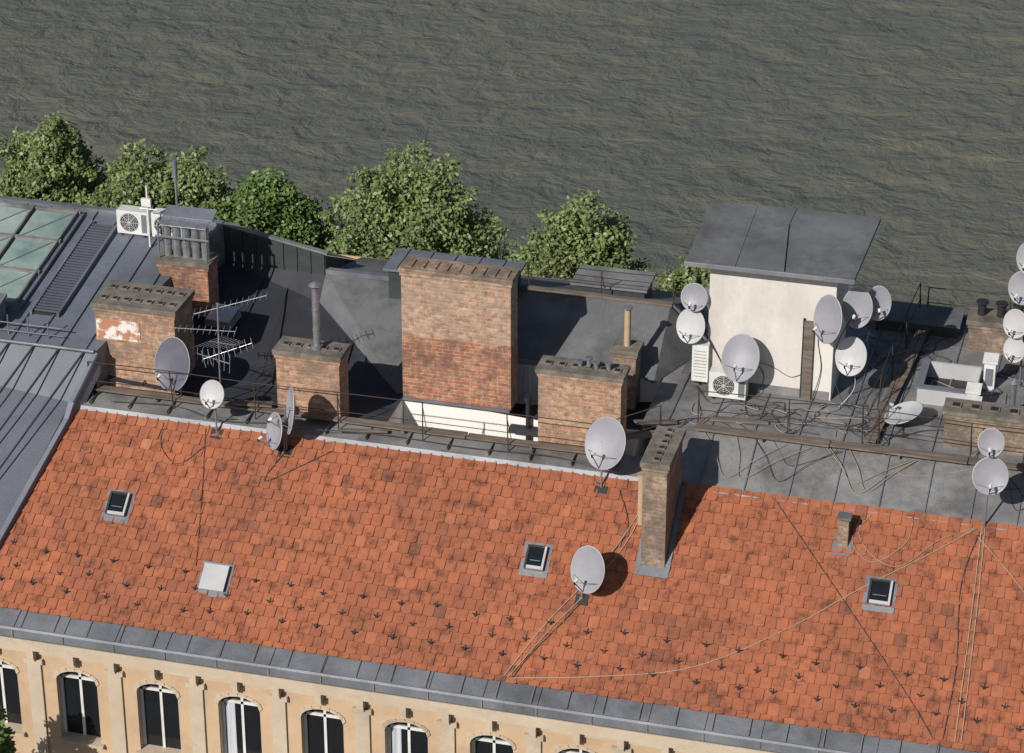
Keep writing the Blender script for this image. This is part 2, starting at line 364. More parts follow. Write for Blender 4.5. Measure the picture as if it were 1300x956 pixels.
g.poly([(.02,-.14,-.62),(3.6,-.14,-.62),(3.6,-.14,.52),(.02,-.14,.52)],WHITEW)
g.poly([(.4,-1.65,-.6),(3.65,-1.65,-.1),(3.65,-.14,-.1),(.4,-.14,-.6)],BITD)
g.box(.06,.92,-.2,-.144,-.58,.46,WHITEM);g.box(.13,.85,-.215,-.203,-.50,.40,CURT)
g.box(.47,.51,-.235,-.217,-.50,.40,WHITEM)
g.box(.42,1.4,-1.9,-1.3,-.45,-.35,BITD)
g.poly([(-2.17,-1.64,-4),(3.65,-1.64,-4),(3.65,-1.64,-.1),(1.4,-1.64,-.2),(-2.17,-1.64,.0)],WHITEW)
g.poly([(-2.18,-3.3,-4),(-2.18,-1.64,-4),(-2.18,-1.64,-.05),(-2.18,-3.3,-.05)],WHITEW)
g.poly([(3.66,-3.3,-4),(3.66,-.14,-4),(3.66,-.14,.5),(3.66,-3.3,.3)],WHITEW)
g.poly([(-2.2,-3.3,-3.9),(3.7,-3.3,-3.9),(3.7,-1.6,-3.9),(-2.2,-1.6,-3.9)],PAVE)
g.tube((.85,-1.75,-4),(.85,-1.75,.35),.055,BLACK);g.tube((.85,-1.75,.35),(.85,-1.75,.45),.09,BLACK)
g.box(-2.16,.4,-1.72,-1.642,-.06,.02,ZINC)
g.done("light_well",bld)
# small pale hatch on the dark roof
g=M()
g.obox((-7.35,-.75,.75),(.62,.05,-.06),(.1,.5,.14),(0,0,.16),ZINCD);g.obox((-7.33,-.76,.93),(.58,.05,-.06),(.1,.46,.20),(0,0,.03),DISHW)
g.done("roof_hatch",None,.01)
# ---------------------------------------------------------------- neighbouring building (zinc roof)
nb=empty("zinc_roof_building")
def LZ(Y): return 1.2+(Y+3.6)*.1818
g=M()
g.poly([(-22,-3.6,1.2),(-8.95,-3.6,1.2),(-7.8,1.9,2.2),(-22,1.9,2.2)],ZINCB)
x=-21.6
while x<-8.4:
    ye=-3.55 if x<-8.95 else -3.5+(x+8.95)*4.7
    g.beam((x,ye,LZ(ye)),(x,1.88,LZ(1.88)),.03,.045,ZINCB);x+=.62
g.box(-22,-7.8,1.82,1.98,2.17,2.27,ZINC)
g.done("upper_zinc_roof",nb)
g=M()
lowp=[(-8.95,-3.55,1.18),(-9.36,-4.2,.17),(-9.42,-4.45,-.15),(-10.14,-6.83,-2.02),(-10.5,-8.1,-3.0)]
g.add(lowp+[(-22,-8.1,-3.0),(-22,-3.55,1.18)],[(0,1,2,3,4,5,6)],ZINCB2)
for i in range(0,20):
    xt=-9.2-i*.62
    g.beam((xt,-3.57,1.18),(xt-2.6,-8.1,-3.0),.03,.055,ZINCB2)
for a,b_ in zip(lowp[:-1],lowp[1:]):
    A=Vector(a);Bv=Vector(b_)
    g.beam(A+Vector((.05,0,.0)),Bv+Vector((.05,0,.0)),.14,.06,ZINCB)
    g.poly([A+Vector((.1,0,.02)),Bv+Vector((.1,0,.02)),Bv+Vector((.1,0,-.5)),A+Vector((.1,0,-.5))],ZINCB)
g.tube((-22,-3.62,1.24),(-8.95,-3.62,1.24),.045,ZINC)
g.done("lower_zinc_roof",nb)
g=M()
g.poly([(-8.95,-3.6,1.2),(-7.8,1.9,2.2),(-7.8,1.9,.3),(-8.95,-3.6,-.2)],ZINCD)
g.poly([(-22,1.95,2.2),(-7.8,1.95,2.2),(-7.8,1.95,-20),(-22,1.95,-20)],FACADE)
g.poly([(-22,-8.1,-20),(-10.5,-8.1,-20),(-10.5,-8.1,-3),(-22,-8.1,-3)],FACADE)
g.done("walls",nb)
g=M()
def LP(x,Y,h=0): return (x,Y,LZ(Y)+h)
def lslab(m,x0,x1,y0,y1,h0,h1,mat):
    a=Vector(LP(x0,y0,h0));m.obox(a,(x1-x0,0,0),Vector((0,y1-y0,LZ(y1)-LZ(y0))),(0,0,h1-h0),mat)
lslab(g,-17.1,-11.3,-2.42,1.55,-.05,.10,ZINCB)
pw=1.16
for i in range(5):
    for j,(ya,yb) in enumerate(((-2.3,-1.1),(-1.0,.2),(.3,1.43))):
        xa=-11.42-(i+1)*pw+.06
        lslab(g,xa,xa+pw-.1,ya,yb,.102,.13,GLASSG)
        g.beam(LP(xa+.05,ya,.132),LP(xa+pw-.2,yb,.132),.03,.012,ZINCB)
for i in range(6):
    xa=-11.42-i*pw;lslab(g,xa-.045,xa+.0,-2.42,1.55,.103,.20,ZINCD)
for ya in (-2.42,-1.1,.2,1.47): lslab(g,-17.1,-11.37,ya+.005,ya+.085,.103,.18,ZINCD)
g.done("glass_roof_light",nb)
g=M()
lslab(g,-10.98,-10.32,-2.45,1.25,-.02,.06,BLACK)
for i in range(34):
    y=-2.4+i*.108;lslab(g,-10.95,-10.35,y,y+.035,.062,.10,ZINCB2)
lslab(g,-11.02,-10.96,-2.5,1.3,.0,.12,ZINC);lslab(g,-10.34,-10.28,-2.5,1.3,.0,.12,ZINC)
g.done("louvre_grille",nb)
g=M();lslab(g,-11.9,-11.5,-3.3,-2.75,-.02,.55,ZINC);lslab(g,-11.95,-11.45,-3.35,-2.7,.553,.62,ZINCD)
for x in (-11.2,-10.7,-10.2): g.tube(LP(x,-3.3,0),LP(x,-3.3,.5),.02,ZINC)
g.tube(LP(-12.5,-3.3,.3),LP(-9.8,-3.3,.3),.016,ZINC);g.tube(LP(-12.5,-3.3,.1),LP(-9.8,-3.3,.1),.014,ZINC)
g.done("roof_vent_box",None)
# ---------------------------------------------------------------- chimneys
def chimney(name,x0,x1,y0,y1,z0,z1,mat,capm=STONE,cap=.12,over=.06,holes=None,split=None,extra=None):
    g=M()
    if split: g.box(x0,x1,y0,y1,z0,split[0],split[1]);g.box(x0+.004,x1-.004,y0+.004,y1-.004,split[0],z1-cap,mat)
    else: g.box(x0,x1,y0,y1,z0,z1-cap,mat)
    g.box(x0-over*.5,x1+over*.5,y0-over*.5,y1+over*.5,z1-cap-.09,z1-cap-.002,mat)
    g.box(x0-over,x1+over,y0-over,y1+over,z1-cap,z1,capm)
    if holes:
        nx,ny=holes;W=x1-x0;H=y1-y0
        for i in range(nx):
            for j in range(ny):
                cx=x0+W*(i+.5)/nx;cy=y0+H*(j+.5)/ny;a=min(W/nx,H/ny)*.28
                g.box(cx-a,cx+a,cy-a,cy+a,z1+.002,z1+.03,STONE);g.box(cx-a*.7,cx+a*.7,cy-a*.7,cy+a*.7,z1+.031,z1+.034,HOLE)
    if extra: extra(g)
    return g.done(name,None,.008)
def exA(g):
    g.box(-9.07,-8.0,-3.115,-3.104,1.35,1.85,WASH)
chimney("brick_chimney",-9.1,-7.15,-3.1,-1.95,.1,2.25,BRICKO,holes=(7,2),extra=exA)
def exB(g):
    for i in range(5):
        x=-8.45+i*.24
        g.tube((x,-.1,2.15),(x,-.1,2.98),.10,STEEL,12)
        g.tube((x,-.1,2.5),(x,-.1,2.53),.108,ZINC,12)
        g.obox((x-.13,-.3,3.02),(.24,0,0),(0,.42,.14),(0,0,.03),STEEL)
    g.obox((-8.55,-.05,3.14),(1.25,0,.0),(0,.35,.14),(0,0,.04),ZINCB)
    for x in(-8.6,-7.4): g.box(x,x+.04,-.35,-.31,2.2,3.1,ZINC)
    g.box(-8.65,-7.3,-.36,-.33,2.75,2.80,ZINC)
chimney("brick_chimney",-8.6,-7.35,-.4,.25,.8,2.2,BRICKL,capm=STONE,cap=.1,extra=exB)
def exC(g):
    g.tube((-3.72,-3.1,1.75),(-3.72,-3.1,3.25),.085,STEEL,14)
    g.tube((-3.72,-3.1,1.75),(-3.72,-3.1,1.85),.14,ZINC,14)
    for z in (2.2,2.7): g.tube((-3.72,-3.1,z),(-3.72,-3.1,z+.03),.095,ZINC,14)
    g.tube((-3.72,-3.1,3.32),(-3.72,-3.1,3.40),.15,STEEL,14,.05)
    for a in (0,2.1,4.2): g.tube((-3.72+.07*math.cos(a),-3.1+.07*math.sin(a),3.2),(-3.72+.1*math.cos(a),-3.1+.1*math.sin(a),3.34),.008,STEEL,4)
chimney("brick_chimney",-4.62,-3.12,-3.38,-2.75,-.3,1.75,BRICKO,holes=(5,1),extra=exC)
def exD(g):
    for i in range(9): g.box(-2.1+i*.28,-1.92+i*.28,-1.6,-1.2,3.302,3.33,BRICKG)
chimney("brick_chimney",-2.17,.42,-1.66,-1.06,-.02,3.3,BRICKU,capm=BRICKG,cap=.1,over=.05,split=(1.62,BRICKL),extra=exD)
def exE(g):
    for x,h in ((2.45,.22),(2.62,.12),(2.25,.12),(2.9,.15)):
        g.tube((x,-2.55,1.78),(x,-2.55,1.78+h),.05,STEEL,10);g.tube((x,-2.55,1.8+h),(x,-2.55,1.84+h),.085,ZINC,10)
chimney("brick_chimney",1.37,3.26,-2.86,-2.25,-.6,1.8,BRICKO,cap=.1,holes=(6,1),extra=exE)
def exF(g):
    g.tube((2.85,-.45,1.4),(2.85,-.45,2.3),.075,BEIGE,12);g.tube((2.85,-.45,2.34),(2.85,-.45,2.38),.11,STEEL,12)
    g.tube((2.85,-.45,2.28),(2.85,-.45,2.36),.03,STEEL,6)
chimney("brick_chimney",2.58,3.12,-.72,-.2,-.1,1.4,BRICKG,cap=.09,extra=exF)
def exT(g):
    g.obox(RP(4.28,2.05,.02),(.74,0,0),DN*.22,NR*.06,ZINC)
    g.obox(RP(4.28,.1,.02),(.11,0,0),DN*2.0,NR*.07,ZINC);g.obox(RP(4.92,.1,.02),(.11,0,0),DN*2.0,NR*.07,ZINC)
chimney("brick_chimney",4.39,4.91,-5.65,-4.05,-1.6,1.35,BRICKG,cap=.12,holes=(1,6),extra=exT)
def exR(g):
    for x in (10.5,10.95,11.35): g.tube((x,3.4,1.35),(x,3.4,1.62),.1,BLACK,10);g.tube((x,3.4,1.66),(x,3.4,1.7),.15,BLACK,10)
chimney("brick_chimney",10.25,12.6,3.05,3.7,.5,1.35,BRICKG,cap=.12,extra=exR)
chimney("brick_chimney",10.28,13.2,-1.75,-1.2,.5,1.4,BRICKG,cap=.09,holes=(7,1))
# ---------------------------------------------------------------- stair hut
hut=empty("roof_stair_hut")
g=M()
g.box(4.68,7.55,-.25,1.75,.5,3.68,PLASTER)
g.box(4.72,7.51,-.262,-.253,.5,.72,ZINCD)
g.done("plaster_walls",hut,.015)
g=M()
r0=[(4.2,-.72,3.68),(7.98,-.72,3.68),(8.15,2.1,4.02),(4.2,2.1,4.02)]
g.add(r0+[(a,b_,c+.09) for a,b_,c in r0],[(3,2,1,0),(4,5,6,7),(0,1,5,4),(1,2,6,5),(2,3,7,6),(3,0,4,7)],BIT)
g.box(4.17,8.0,-.76,-.723,3.69,3.80,ZINC)
g.beam((6.4,-.7,3.775),(6.15,1.3,4.01),.04,.05,BIT);g.beam((6.15,1.3,4.01),(6.2,2.08,4.1),.03,.03,BIT)
g.beam((5.3,-.7,3.775),(5.3,2.08,4.105),.03,.015,BIT)
g.done("bitumen_roof",hut,.01)
g=M();g.box(6.88,7.10,-.33,-.252,.5,2.45,WOOD);g.box(6.84,6.90,-.27,-.253,.5,2.5,BLACK)
g.done("timber_door_post",hut)
# ---------------------------------------------------------------- satellite dishes
def dish(c,r,n=(-.3,-.88,.38),base=None,mat=DISH,ratio=1.1,arm=True,wall=None):
    c=Vector(c);n=Vector(n).normalized();g=M()
    up=(Vector((0,0,1))-n*n.z).normalized();rt=up.cross(n)
    seg=32;rings=6;vs=[c-n*.2*r]
    for k in range(1,rings+1):
        t_=k/rings
        for i in range(seg):
            a=2*math.pi*i/seg;vs.append(c+(rt*math.cos(a)*r*t_+up*math.sin(a)*r*ratio*t_)+n*(.2*r*(t_*t_-1)))
    fs=[(0,1+i,1+(i+1)%seg) for i in range(seg)]
    for k in range(rings-1):
        for i in range(seg):
            a=1+k*seg+i;b_=1+k*seg+(i+1)%seg;fs.append((a,a+seg,b_+seg,b_))
    g.add(vs,fs,mat,True)
    bk=[v-n*.022 for v in vs];g.add(bk,[tuple(reversed(f)) for f in fs],mat,True)
    o=len(vs)-seg;m_=seg
    rv=vs[o:]+[v+(v-c).normalized()*.014-n*.004 for v in vs[o:]]+bk[o:]
    g.add(rv,[(i,(i+1)%m_,m_+(i+1)%m_,m_+i) for i in range(m_)]+[(m_+i,m_+(i+1)%m_,2*m_+(i+1)%m_,2*m_+i) for i in range(m_)],DISHW,True)
    if arm:
        f=c+n*r*.95-up*r*.55;st=c-up*r*ratio*.98
        g.tube(st,f,.013,ZINC,6);g.tube(f-n*.02,f+(c-f).normalized()*.11,.028,WHITEM,8,.04);g.tube(f,f-n*.05-up*.06,.02,BLACK,6)
        for sg in(-1,1): g.tube(c+rt*sg*r*.75-up*r*.5,f,.006,ZINC,4)
    hb=c-n*(.2*r+.03)
    g.obox(hb-rt*.05-up*.08-n*.08,rt*.1,up*.16,n*.09,ZINC)
    mt=hb-n*.1
    g.tube(hb,mt,.03,ZINC,6)
    if base is not None:
        b_=Vector(base);k=Vector((b_.x,b_.y,mt.z+.06))
        if (Vector((mt.x,mt.y))-Vector((b_.x,b_.y))).length>.03: g.tube(mt,Vector((b_.x,b_.y,mt.z)),.022,ZINC,6)
        g.tube(b_,k,.024,ZINC,8)
    if wall is not None: g.tube(mt,Vector(wall),.022,ZINC,6)
    return g,n,up
def D(*a,**k):
    foot=k.pop('foot',None);g,n,u=dish(*a,**k)
    if foot:
        b_=Vector(k['base'])
        if foot=='roof': g.obox(b_+Vector((-.14,0,0))+DN*-.12+NR*.01,(.28,0,0),DN*.24,NR*.03,BLACK);g.tube(b_+Vector((.0,0,.45)),RY(b_.x+.35,b_.y+.35,.04),.014,ZINC,6)
        else: g.box(b_.x-.12,b_.x+.12,b_.y-.12,b_.y+.12,b_.z,b_.z+.03,ZINCD)
    return g.done("satellite_dish")
D((3.42,-6.55,-.95),.43,base=RY(3.27,-6.37,.03),foot='roof',n=(-.38,-.86,.3),ratio=1.2)
D((3.28,-4.45,1.0),.49,base=RY(3.18,-4.3,.02),foot='roof',n=(-.3,-.85,.42),ratio=1.17)
D((-5.82,-4.35,.92),.29,base=RY(-5.8,-4.22,.02),foot='roof',n=(-.1,-.9,.4),mat=DISHW)
D((-4.32,-4.5,.28),.38,base=RY(-4.12,-4.4,.02),foot='roof',n=(-.72,-.66,.25))
D((-3.93,-4.5,.85),.49,base=RY(-4.08,-4.36,.02),foot='roof',n=(-.90,-.45,.15))
D((-7.1,-3.5,1.1),.50,base=(-7.0,-3.3,.1),n=(-.3,-.9,.3),ratio=1.25,mat=DISHM)
D((11.55,-4.35,1.32),.37,base=(11.5,-4.12,-.05),n=(.1,-.93,.3),ratio=1.08)
D((11.5,-4.3,2.08),.27,base=(11.5,-4.12,1.2),n=(.0,-.95,.25),ratio=1.12)
D((4.35,-.35,2.75),.31,base=(4.45,-.12,.5),n=(-.15,-.93,.3),ratio=1.02,foot='f')
D((4.30,-.4,2.05),.35,base=(4.45,-.12,.5),n=(-.25,-.9,.3),mat=DISHW,ratio=1.15)
D((5.55,-.85,1.62),.43,wall=(5.7,-.26,1.6),n=(-.1,-.88,.45),ratio=1.25)
D((7.45,-.75,2.78),.42,wall=(7.5,-.27,2.75),n=(-.6,-.78,.2),ratio=1.32)
D((8.02,-.15,2.85),.34,wall=(7.57,.1,2.6),n=(-.1,-.95,.2),ratio=1.35)
D((8.45,.15,2.88),.28,wall=(7.9,.2,2.6),n=(.25,-.95,.2),ratio=1.4)
D((7.98,-.45,1.78),.36,wall=(7.57,-.05,1.7),n=(-.2,-.9,.35),ratio=1.22,mat=DISHW)
D((9.3,-1.05,.85),.40,base=(9.4,-.95,.5),n=(-.35,-.15,.95),mat=DISHW)
for z,x,y,r_ in ((1.55,11.45,1.5,.26),(2.2,11.42,1.5,.29),(3.1,11.5,1.5,.33),(3.85,11.62,1.5,.33)):
    D((x,y-.2,z),r_,base=(11.62,1.6,.5 if z<2 else z-.6),n=(-.35,-.9,.2),ratio=1.15,mat=DISHW if r_<.3 else DISH)
# ---------------------------------------------------------------- air conditioners
def ac(x,y,z,wd=.85,h=.62,dp=.34,ang=0,name="air_conditioner"):
    g=M();g.box(0,wd,0,dp,.06,h+.06,WHITEM)
    R=min(h*.40,wd*.36)
    cx=wd*.40 if wd>.6 else wd*.5;cz=h*.5+.06
    n_=24
    ring=[(cx+R*math.cos(2*math.pi*i/n_),-.004,cz+R*math.sin(2*math.pi*i/n_)) for i in range(n_)]
    if wd>.6:
        g.add(ring,[tuple(range(n_))],BLACK)
        for k in range(1,6):
            rr=R*k/5.5
            for i in range(n_):
                a=2*math.pi*i/n_;b_=2*math.pi*(i+1)/n_
                g.tube((cx+rr*math.cos(a),-.015,cz+rr*math.sin(a)),(cx+rr*math.cos(b_),-.015,cz+rr*math.sin(b_)),.006,WHITEM,4)
        for i in range(4):
            a=math.pi*i/4;g.tube((cx+R*math.cos(a),-.012,cz+R*math.sin(a)),(cx-R*math.cos(a),-.012,cz-R*math.sin(a)),.006,WHITEM,4)
        g.box(wd*.8,wd*.97,-.006,-.001,.12,h,ZINC)
    else:
        for i in range(9): g.box(.05,wd-.05,-.008,-.001,.18+i*.08,.20+i*.08,CABLEG)
    g.box(.08,.14,0,dp,0,.06,BLACK);g.box(wd-.14,wd-.08,0,dp,0,.06,BLACK)
    o=g.done(name,None,.012);o.location=(x,y,z);o.rotation_euler=(0,0,ang);return o
ac(4.85,-.85,.5);ac(4.36,-.42,.62,wd=.38,h=.92,dp=.3)
ac(-10.2,1.0,LZ(1.0),wd=.80,h=.6);ac(-9.3,1.0,LZ(1.0),wd=.78,h=.62)
# ---------------------------------------------------------------- roof windows
def rwin(x0,x1,s0,s1,lid=False):
    g=M();W=x1-x0;H=s1-s0
    g.obox(RP(x0-.10,s0-.10,.03),AX*(W+.2),DN*(H+.24),NR*.035,ZINC)
    g.obox(RP(x0,s0,.066),AX*W,DN*H,NR*.07,ZINC if not lid else DISHW)
    if lid:
        g.obox(RP(x0-.02,s0-.02,.138),AX*(W+.04),DN*(H+.04),NR*.03,DISHW)
    else:
        g.obox(RP(x0+.05,s0+.05,.138),AX*(W-.1),DN*(H-.13),NR*.012,GLASSD)
        g.obox(RP(x0,s0,.137),AX*.048,DN*H,NR*.04,BLACK);g.obox(RP(x1-.048,s0,.137),AX*.048,DN*H,NR*.04,DISHW)
        g.obox(RP(x0+.05,s1-.075,.137),AX*(W-.1),DN*.07,NR*.035,DISHW)
        g.obox(RP(x0+.05,s0,.137),AX*(W-.1),DN*.048,NR*.05,BLACK)
        g.obox(RP(x0+.1,s0+H*.62,.152),AX*(W-.2),DN*.015,NR*.006,ZINC)
    return g.done("roof_window",None,.006)
rwin(-7.84,-7.38,2.03,2.58);rwin(-5.2,-4.66,3.43,4.0,True);rwin(1.88,2.31,1.95,2.5);rwin(9.31,9.80,1.67,2.22)
g=M();b_=RY(8.6,-4.72,0)
g.box(b_.x-.11,b_.x+.11,b_.y-.11,b_.y+.11,b_.z-.1,b_.z+.62,BRICKG);g.box(b_.x-.15,b_.x+.15,b_.y-.15,b_.y+.15,b_.z+.66,b_.z+.70,ZINC)
for sx in(-1,1):
    for sy in(-1,1): g.box(b_.x+sx*.1-.01,b_.x+sx*.1+.01,b_.y+sy*.1-.01,b_.y+sy*.1+.01,b_.z+.62,b_.z+.66,ZINC)
g.obox(RP(8.4,.7,.03),AX*.4,DN*.5,NR*.03,ZINC);g.done("roof_vent_stack")
g=M();q=RY(4.20,-4.85,0);g.tube(q,q+Vector((0,0,1.15)),.08,BEIGE,14);q=q+Vector((0,0,1.15));g.tube(q,q+Vector((0,0,.1)),.10,BEIGE,14);g.done("clay_flue_pipe")
g=M()
g.box(9.45,10.75,.15,.22,.5,.9,DISHW);g.box(9.45,10.75,1.5,1.57,.5,.9,DISHW);g.box(9.45,9.52,.222,1.498,.5,.9,ZINC);g.box(10.68,10.75,.222,1.498,.5,.9,WHITEM)
g.box(9.52,10.68,.222,1.498,.512,.52,BITD);g.box(9.4,10.8,.1,.27,.903,.93,ZINC);g.box(9.4,9.57,.27,1.6,.903,.93,ZINC)
g.done("roof_light_kerb")
for x,y,s_ in ((10.95,1.35,.9),(10.72,.05,.7),(10.78,-.45,.6)):
    g=M();g.box(x-.13,x+.13,y-.13,y+.13,.5,.5+s_*.75,WHITEM);g.obox((x-.17,y-.17,.5+s_*.75),(.34,0,0),(0,.34,.08),(0,0,.05),WHITEM);g.box(x-.09,x+.09,y-.136,y-.131,.6,.5+s_*.6,ZINC);g.done("white_roof_vent",None,.01)
g=M();g.tube((11.6,0,.5),(11.6,0,1.35),.07,STEEL,12);g.tube((11.6,0,1.38),(11.6,0,1.46),.13,STEEL,12,.04);g.done("metal_flue_pipe")
g=M();g.box(8.0,9.95,3.7,4.65,.5,.78,DARKWALL);g.box(7.95,10,3.65,4.7,.782,.83,BIT);g.done("roof_access_hatch")
# ---------------------------------------------------------------- planks and railings
def planks(pts,wd,name,h=.04,n=3):
    g=M()
    for a,b_ in zip(pts[:-1],pts[1:]):
        A=Vector(a);B_=Vector(b_);L_=(B_-A).length;dr=(B_-A)/L_;sd_=Vector((-dr.y,dr.x,0))
        k=max(1,int(L_/2.6))
        for i in range(k):
            for j in range(n):
                o=A+dr*(L_*i/k)+sd_*((j-(n-1)/2)*wd/n)+Vector((0,0,random.random()*.02))
                g.beam(o,A+dr*(L_*(i+1)/k-.03)+sd_*((j-(n-1)/2)*wd/n+random.gauss(0,.012))+Vector((0,0,random.random()*.02)),wd/n-.015,h,WOOD)
            c=A+dr*(L_*(i+.5)/k);g.beam(c-sd_*wd*.5-Vector((0,0,.06)),c+sd_*wd*.5-Vector((0,0,.06)),.05,.06,WOOD)
    return g.done(name)
planks([(-9.0,-3.55,.24),(2.9,-3.55,.22)],.24,"plank_walkway",n=2)
planks([(2.6,-3.3,.35),(4.3,-3.0,.62)],.28,"plank_walkway",n=2)
planks([(4.9,-2.5,.60),(20,-2.5,.60)],.30,"plank_walkway",n=2)
planks([(8.72,-2.2,.60),(9.2,4.4,.60)],.30,"plank_walkway",n=2)
def railing(pts,h=.95,sp=1.9,name="iron_railing",mid=True):
    g=M()
    for a,b_ in zip(pts[:-1],pts[1:]):
        A=Vector(a);B_=Vector(b_);k=max(1,round((B_-A).length/sp));prev=None
        for i in range(k+1):
            p=A.lerp(B_,i/k);tp=p+Vector((random.gauss(0,.03),random.gauss(0,.03),h+random.gauss(0,.02)))
            g.tube(p,tp,.016,RUST,6);g.tube(tp-Vector((0,0,.1)),p+Vector((0,.35,0)),.010,RUST,4)
            if prev: 
                g.tube(prev,tp,.012,RUST,5)
                if mid: g.tube(prev-Vector((0,0,h*.5)),tp-Vector((0,0,h*.5)),.010,RUST,5)
            prev=tp
    return g.done(name)
railing([(-9.0,-3.75,.1),(2.9,-3.75,.1),(4.2,-3.2,.45)])
railing([(4.9,-2.3,.5),(19,-2.3,.5)])
railing([(8.55,-2.1,.5),(8.95,4.5,.5)],sp=1.6)
railing([(9.1,4.6,.55),(19,4.6,.55)],h=.8)
railing([(.0,1.6,1.65),(3.5,1.55,1.65)],h=.6,sp=1.7)
# ---------------------------------------------------------------- tv antennas
g=M()
mx,my=-6.0,-3.4
g.tube((mx,my,0),(mx+.05,my,2.75),.022,STEEL,8)
def yagi(c,dv,L_,n,el,perp):
    c=Vector(c);dv=Vector(dv).normalized();pv=Vector(perp).normalized()
    g.tube(c-dv*L_*.3,c+dv*L_*.7,.013,STEEL,5)
    for i in range(n):
        p=c+dv*(L_*(-.3+i/(n-1)));l=el*(1-.35*i/(n-1));g.tube(p-pv*l/2,p+pv*l/2,.008,STEEL,4)
yagi((mx,my,2.6),(.85,.3,.22),1.7,13,.55,(-.25,.95,.0))
yagi((mx,my,2.05),(-.8,-.2,.05),1.4,11,.5,(-.2,.95,0))
yagi((mx,my,1.75),(.6,-.5,.25),1.3,9,.8,(.5,.8,0))
yagi((mx,my,1.3),(-.9,.3,.0),1.1,8,.45,(0,.2,1))
yagi((mx,my,1.45),(.9,.2,.35),1.2,9,.4,(-.3,.2,.9))
g.done("tv_antenna")
g=M()
p0=LP(-8.9,1.7,0);g.tube(p0,(p0[0],p0[1],3.3),.03,STEEL,8);g.tube((p0[0],p0[1],3.3),(p0[0],p0[1],3.85),.06,ZINCB,8)
p0=LP(-9.2,.6,0);g.tube(p0,(p0[0],p0[1],3.6),.025,WHITEM,8);g.box(p0[0]-.12,p0[0]+.12,p0[1]-.1,p0[1]-.03,3.1,3.3,WHITEM);g.tube((p0[0]-.2,p0[1],3.0),(p0[0]+.25,p0[1],3.0),.015,STEEL,5)
g.done("mast_antenna")
# ---------------------------------------------------------------- snow guards
g=M()
for j,(Y,o) in enumerate(((-6.88,0),(-7.2,.42),(-7.52,.0))):
    x=-9.9+o
    while x<19:
        if x>-9.39+.3*(Y+4.34)+.15:
            xx=x+random.gauss(0,.05);b_=RY(xx,Y+random.gauss(0,.03),.06)
            g.obox(b_-AX*.010-DN*.10,AX*.02,DN*.14,NR*.012,BLACK)
            for sg in (-1,1): g.obox(b_,AX*(.08*sg)-DN*.03,DN*.012,NR*.055,BLACK)
            g.obox(b_-AX*.025,AX*.05,DN*.03,NR*.04,BLACK)
        x+=.84
g.done("snow_guards")
# ---------------------------------------------------------------- cables
g=M()
def rc(pts,m=CABLE,r=.012,h=.075): g.path(smoothpath([RY(a,b_,h) for a,b_ in pts],6),r,m,5)
rc([(2.12,-7.93),(3.96,-7.68),(5.92,-7.28),(7.75,-6.38),(9.09,-5.52),(10.45,-4.72),(11.33,-4.15)])
rc([(1.95,-7.92),(2.6,-6.9),(3.29,-6.04),(3.8,-5.3),(4.22,-4.47)])
rc([(2.05,-7.92),(2.75,-6.95),(3.29,-6.3),(4.0,-5.2),(4.3,-4.2)],r=.011)
rc([(8.9,-4.2),(8.8,-4.7),(9.3,-5.0),(9.9,-4.6),(10.0,-4.2)],r=.009)
rc([(11.45,-4.13),(11.5,-5.5),(11.55,-7.9)],r=.012);rc([(11.52,-4.13),(11.6,-5.5),(11.68,-7.9)],r=.012)
rc([(7.05,-4.15),(10.21,-7.01),(11.1,-7.9)],m=CABLED,r=.009);rc([(-6.08,-4.15),(-5.75,-5.4),(-5.44,-6.75)],m=CABLED,r=.008)
rc([(-7.1,-4.15),(-7.0,-4.6),(-6.5,-4.9),(-6.0,-4.5)],m=CABLED,r=.008)
rc([(-4.1,-4.4),(-4.4,-5.0),(-3.6,-4.6),(-3.0,-4.25)],m=CABLED,r=.01)
rc([(11.3,-4.15),(10.6,-4.45),(9.9,-5.0),(9.3,-4.9),(8.9,-4.5),(9.1,-4.15)],m=CABLE,r=.008)
rc([(3.3,-6.35),(3.55,-5.7),(3.95,-5.0),(3.6,-4.3)],m=CABLED,r=.009)
rc([(11.4,-4.3),(12.2,-4.9),(13.0,-5.6)],m=CABLE,r=.010)
rc([(3.25,-6.45),(2.9,-6.9),(2.4,-7.5),(2.15,-7.92)],m=CABLED,r=.009)
rc([(11.42,-4.2),(11.2,-5.2),(11.35,-6.6),(11.3,-7.9)],m=CABLED,r=.009)
def fc(pts,m=CABLED,r=.012): g.path(smoothpath(pts,6),r,m,5)
for i in range(26):
    x=random.uniform(4.6,8.6);y=random.uniform(-2.2,-.4);pts=[(x,y,.53)]
    for k in range(random.randint(3,6)):
        x+=random.uniform(-.3,.9);y+=random.uniform(-.5,.45);y=min(-.35,max(-2.2,y));pts.append((x,y,.53))
    fc(pts,random.choice([CABLED,CABLED,CABLE,CABLEG]),random.uniform(.007,.012))
for i in range(20):
    x=random.uniform(7.8,12);y=random.uniform(-2,3.5);pts=[(x,y,.54)]
    for k in range(4):
        x+=random.uniform(-.5,.8);y+=random.uniform(-.7,.7);pts.append((x,min(4.4,max(-2.2,y)),.54))
    fc(pts,random.choice([CABLED,CABLE,CABLEG]),.010)
for i in range(12):
    x=random.uniform(5,13);b1=random.uniform(.3,.9);b2=random.uniform(.5,1.5);yy=random.uniform(-3.8,-3.0)
    fc([(x,-2.4,.56),(x+b1*.5,(yy-2.4)/2,.40),(x+b1,yy,.5+(yy+2.5)*.333+.03),(x+b1+b2*.5,(yy-2.6)/2,.38),(x+b1+b2,-2.6,.52)],random.choice([CABLED,CABLED,CABLE]),.008)
for a in ((4.35,-.3,2.7),(4.3,-.3,2.0)): fc([a,(4.6,-.3,1.9),(5.0,-.3,1.2),(5.3,-.5,.6)],CABLED,.01)
